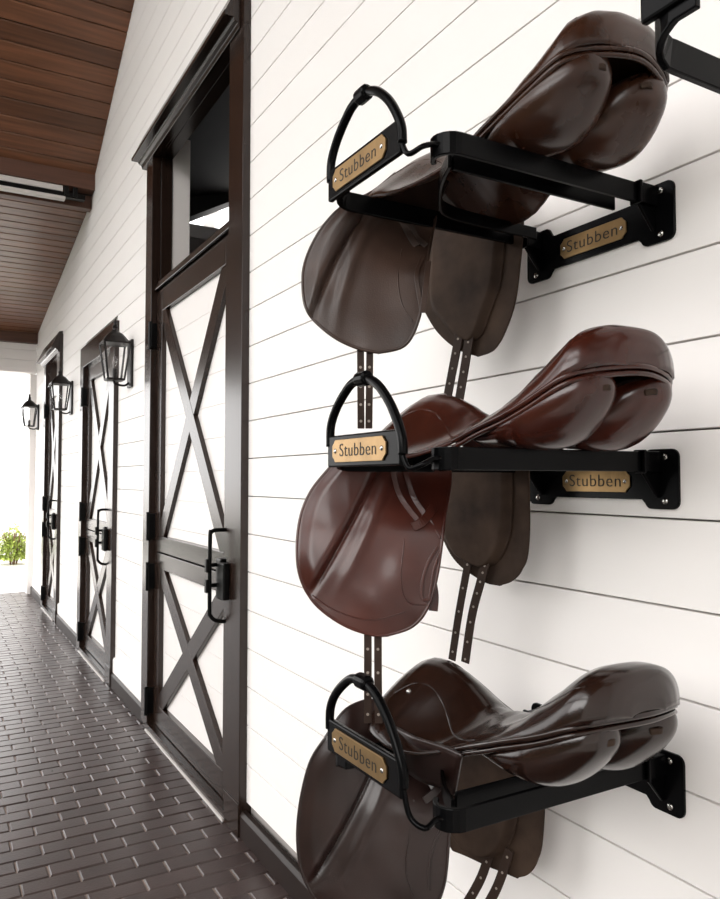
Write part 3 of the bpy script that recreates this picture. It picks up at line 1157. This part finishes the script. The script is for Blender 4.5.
# top saddle
top_m = (leather('dark_brown_leather', srgb(40, 22, 14), 0.27, hi=srgb(60, 34, 21)), leather('worn_grey_brown_leather', srgb(47, 34, 28), 0.40, hi=srgb(66, 49, 41), bump=0.16, coat=0.1),
         sweat_m, strap_m, hole)
make_saddle(ZR[0], 'dark brown saddle with dull greyish flaps on the uppermost rack', top_m,
            left=[(0.18, 0.10), (0.138, 0.05), (0.081, 0.006), (0.04, -0.043), (0.017, -0.099), (0.016, -0.155), (0.029, -0.198), (0.072, -0.239), (0.118, -0.262), (0.154, -0.27)],
            right=[(0.285, 0.10), (0.268, 0.05), (0.248, -0.049), (0.235, -0.15), (0.224, -0.214), (0.2, -0.258), (0.154, -0.27)],
            outer_l=[(-0.15, 0.10), (-0.13, 0.03), (-0.10, -0.06), (-0.074, -0.11), (-0.033, -0.172), (0.024, -0.219), (0.074, -0.239)],
            outer_r=[(0.181, 0.10), (0.178, 0.003), (0.163, -0.123), (0.142, -0.191), (0.113, -0.229), (0.074, -0.239)],
            inner_l=[(-0.05, 0.03), (-0.052, -0.098), (-0.02, -0.152), (0.019, -0.19), (0.05, -0.207)],
            inner_r=[(0.143, 0.03), (0.141, 0.011), (0.129, -0.086), (0.109, -0.145), (0.084, -0.196), (0.05, -0.207)],
            bl_left=[([(0.121, -0.245), (0.1215, -0.33), (0.122, -0.405)], 0.0125), ([(0.138, -0.245), (0.137, -0.33), (0.136, -0.405)], 0.0125)],
            bl_right=[([(0.036, -0.185), (0.018, -0.26), (0.0, -0.335)], 0.021), ([(0.061, -0.195), (0.046, -0.27), (0.030, -0.345)], 0.021)],
            crease=(0.115, -0.62, 0.9), dip=0.018,
            extras=[('keeper_strap', [(0.19, 0.0), (0.205, -0.03), (0.222, -0.062)], 0.013, 0.004), ('keeper_strap', [(0.208, -0.01), (0.221, -0.04), (0.24, -0.06)], 0.011, 0.006),
                    ('keeper_loop', [(0.235, -0.085), (0.222, -0.125), (0.226, -0.165), (0.232, -0.2)], 0.008, 0.006), ('keeper_strap', [(0.243, -0.10), (0.238, -0.15), (0.232, -0.2)], 0.010, 0.008),
                    ('stitch_line', [(0.195, -0.07), (0.188, -0.13), (0.195, -0.18), (0.215, -0.215)], 0.002, 0.003)])

# middle saddle
mid_m = (leather('reddish_brown_leather', srgb(47, 19, 13), 0.22, hi=srgb(66, 28, 18), coat=0.3), leather('red_brown_flap_leather', srgb(58, 25, 19), 0.33, hi=srgb(78, 37, 28), coat=0.25),
         sweat_m, strap_m, hole)
make_saddle(ZR[1], 'glossy reddish brown saddle on the middle rack at eye level', mid_m,
            left=[(0.099, 0.041), (0.065, -0.006), (0.03, -0.05), (0.011, -0.096), (0.006, -0.15), (0.014, -0.205), (0.041, -0.25), (0.091, -0.285), (0.14, -0.302), (0.168, -0.303)],
            right=[(0.275, 0.041), (0.284, -0.028), (0.27, -0.104), (0.257, -0.193), (0.24, -0.252), (0.212, -0.287), (0.168, -0.303)],
            outer_l=[(-0.09, 0.028), (-0.07, -0.05), (-0.035, -0.125), (-0.004, -0.182), (0.034, -0.217), (0.09, -0.242), (0.126, -0.244)],
            outer_r=[(0.187, 0.028), (0.187, -0.16), (0.174, -0.21), (0.151, -0.234), (0.126, -0.244)],
            inner_l=[(-0.03, 0.028), (-0.03, -0.01), (-0.027, -0.119), (0.001, -0.177), (0.037, -0.2), (0.083, -0.211)],
            inner_r=[(0.153, 0.028), (0.15, -0.112), (0.138, -0.169), (0.114, -0.201), (0.083, -0.211)],
            bl_left=[([(0.134, -0.27), (0.134, -0.37), (0.134, -0.458)], 0.0135), ([(0.152, -0.27), (0.152, -0.37), (0.153, -0.458)], 0.0135)],
            bl_right=[([(0.058, -0.185), (0.031, -0.306), (0.012, -0.41)], 0.017), ([(0.097, -0.2), (0.084, -0.24), (0.062, -0.313), (0.045, -0.41)], 0.019)],
            crease=(0.145, -0.42, -0.4),
            extras=[('keeper_strap', [(0.176, -0.010), (0.190, -0.060), (0.222, -0.103)], 0.010, 0.005), ('keeper_strap', [(0.198, -0.010), (0.214, -0.060), (0.236, -0.094)], 0.010, 0.006),
                    ('keeper_loop', [(0.213, -0.115), (0.232, -0.105), (0.252, -0.080)], 0.016, 0.009), ('keeper_strap', [(0.240, -0.094), (0.262, -0.135)], 0.004, 0.004),
                    ('pocket_edge', [(0.257, -0.150), (0.241, -0.176), (0.230, -0.21), (0.230, -0.238), (0.242, -0.24)], 0.005, 0.005),
                    ('pocket_edge', [(0.262, -0.160), (0.25, -0.19), (0.242, -0.24)], 0.004, 0.005),
                    ('stitch_line', [(0.205, -0.085), (0.197, -0.15), (0.193, -0.21), (0.205, -0.245), (0.24, -0.25)], 0.002, 0.003),
                    ('stitch_line', [(0.035, -0.235), (0.08, -0.262), (0.14, -0.276), (0.20, -0.262)], 0.002, 0.003),
                    ('buckle_guard', [(0.246, -0.205), (0.251, -0.235), (0.249, -0.262)], 0.016, -0.012)])

# bottom saddle
bot_m = (leather('dark_chocolate_leather', srgb(30, 17, 12), 0.19, hi=srgb(38, 22, 16), coat=0.35), leather('chocolate_flap_leather', srgb(32, 20, 18), 0.31, hi=srgb(44, 28, 24), coat=0.2),
         sweat_m, strap_m, hole)
bs = make_saddle(ZR[2] + 0.018, 'dark chocolate saddle with a small silver stud on the lowest rack', bot_m,
            left=[(0.136, 0.06), (0.091, 0.046), (0.054, -0.001), (0.027, -0.046), (0.011, -0.118), (0.01, -0.18), (0.024, -0.232), (0.055, -0.274), (0.1, -0.302), (0.168, -0.315)],
            right=[(0.264, 0.06), (0.266, 0.031), (0.278, -0.074), (0.271, -0.196), (0.26, -0.248), (0.238, -0.284), (0.21, -0.302), (0.168, -0.315)],
            outer_l=[(-0.09, 0.0), (-0.06, -0.121), (-0.028, -0.226), (-0.008, -0.293), (0.037, -0.326), (0.114, -0.324), (0.159, -0.312)],
            outer_r=[(0.218, 0.0), (0.218, -0.062), (0.214, -0.214), (0.203, -0.265), (0.185, -0.296), (0.159, -0.312)],
            inner_l=[(-0.034, 0.0), (-0.033, -0.121), (-0.028, -0.226), (-0.002, -0.27), (0.042, -0.298), (0.091, -0.292)],
            inner_r=[(0.172, 0.0), (0.17, -0.073), (0.16, -0.202), (0.142, -0.256), (0.114, -0.285), (0.091, -0.292)],
            bl_left=[([(0.15, -0.29), (0.15, -0.38), (0.151, -0.46)], 0.0135), ([(0.168, -0.29), (0.168, -0.38), (0.168, -0.46)], 0.0135)],
            bl_right=[([(0.110, -0.25), (0.081, -0.336), (0.032, -0.424)], 0.019), ([(0.147, -0.26), (0.117, -0.344), (0.069, -0.43)], 0.019)],
            crease=(0.155, -0.40, -0.6), dip=-0.008, under=True, welt=0.016,
            extras=[('keeper_strap', [(0.205, -0.02), (0.225, -0.055), (0.25, -0.085)], 0.012, 0.005), ('keeper_strap', [(0.226, -0.015), (0.243, -0.05), (0.262, -0.075)], 0.010, 0.006),
                    ('keeper_loop', [(0.232, -0.100), (0.252, -0.088), (0.268, -0.072)], 0.014, 0.009),
                    ('stitch_line', [(0.215, -0.10), (0.205, -0.16), (0.2, -0.21), (0.212, -0.25)], 0.002, 0.003),
                    ('pocket_edge', [(0.268, -0.13), (0.25, -0.165), (0.24, -0.2), (0.24, -0.24)], 0.004, 0.004),
                    ('buckle_guard', [(0.284, -0.09), (0.290, -0.12), (0.292, -0.15)], 0.014, -0.012)])
bm = bmesh.new()
p_ = shell_pt(1.145, -0.50, 0.003)
ellipsoid(bm, p_, (0.005, 0.005, 0.005), 14, 8)
o = obj('pommel_stud', bm, M['screw'], bs, smooth=True)
o['label'] = 'silver pommel stud'
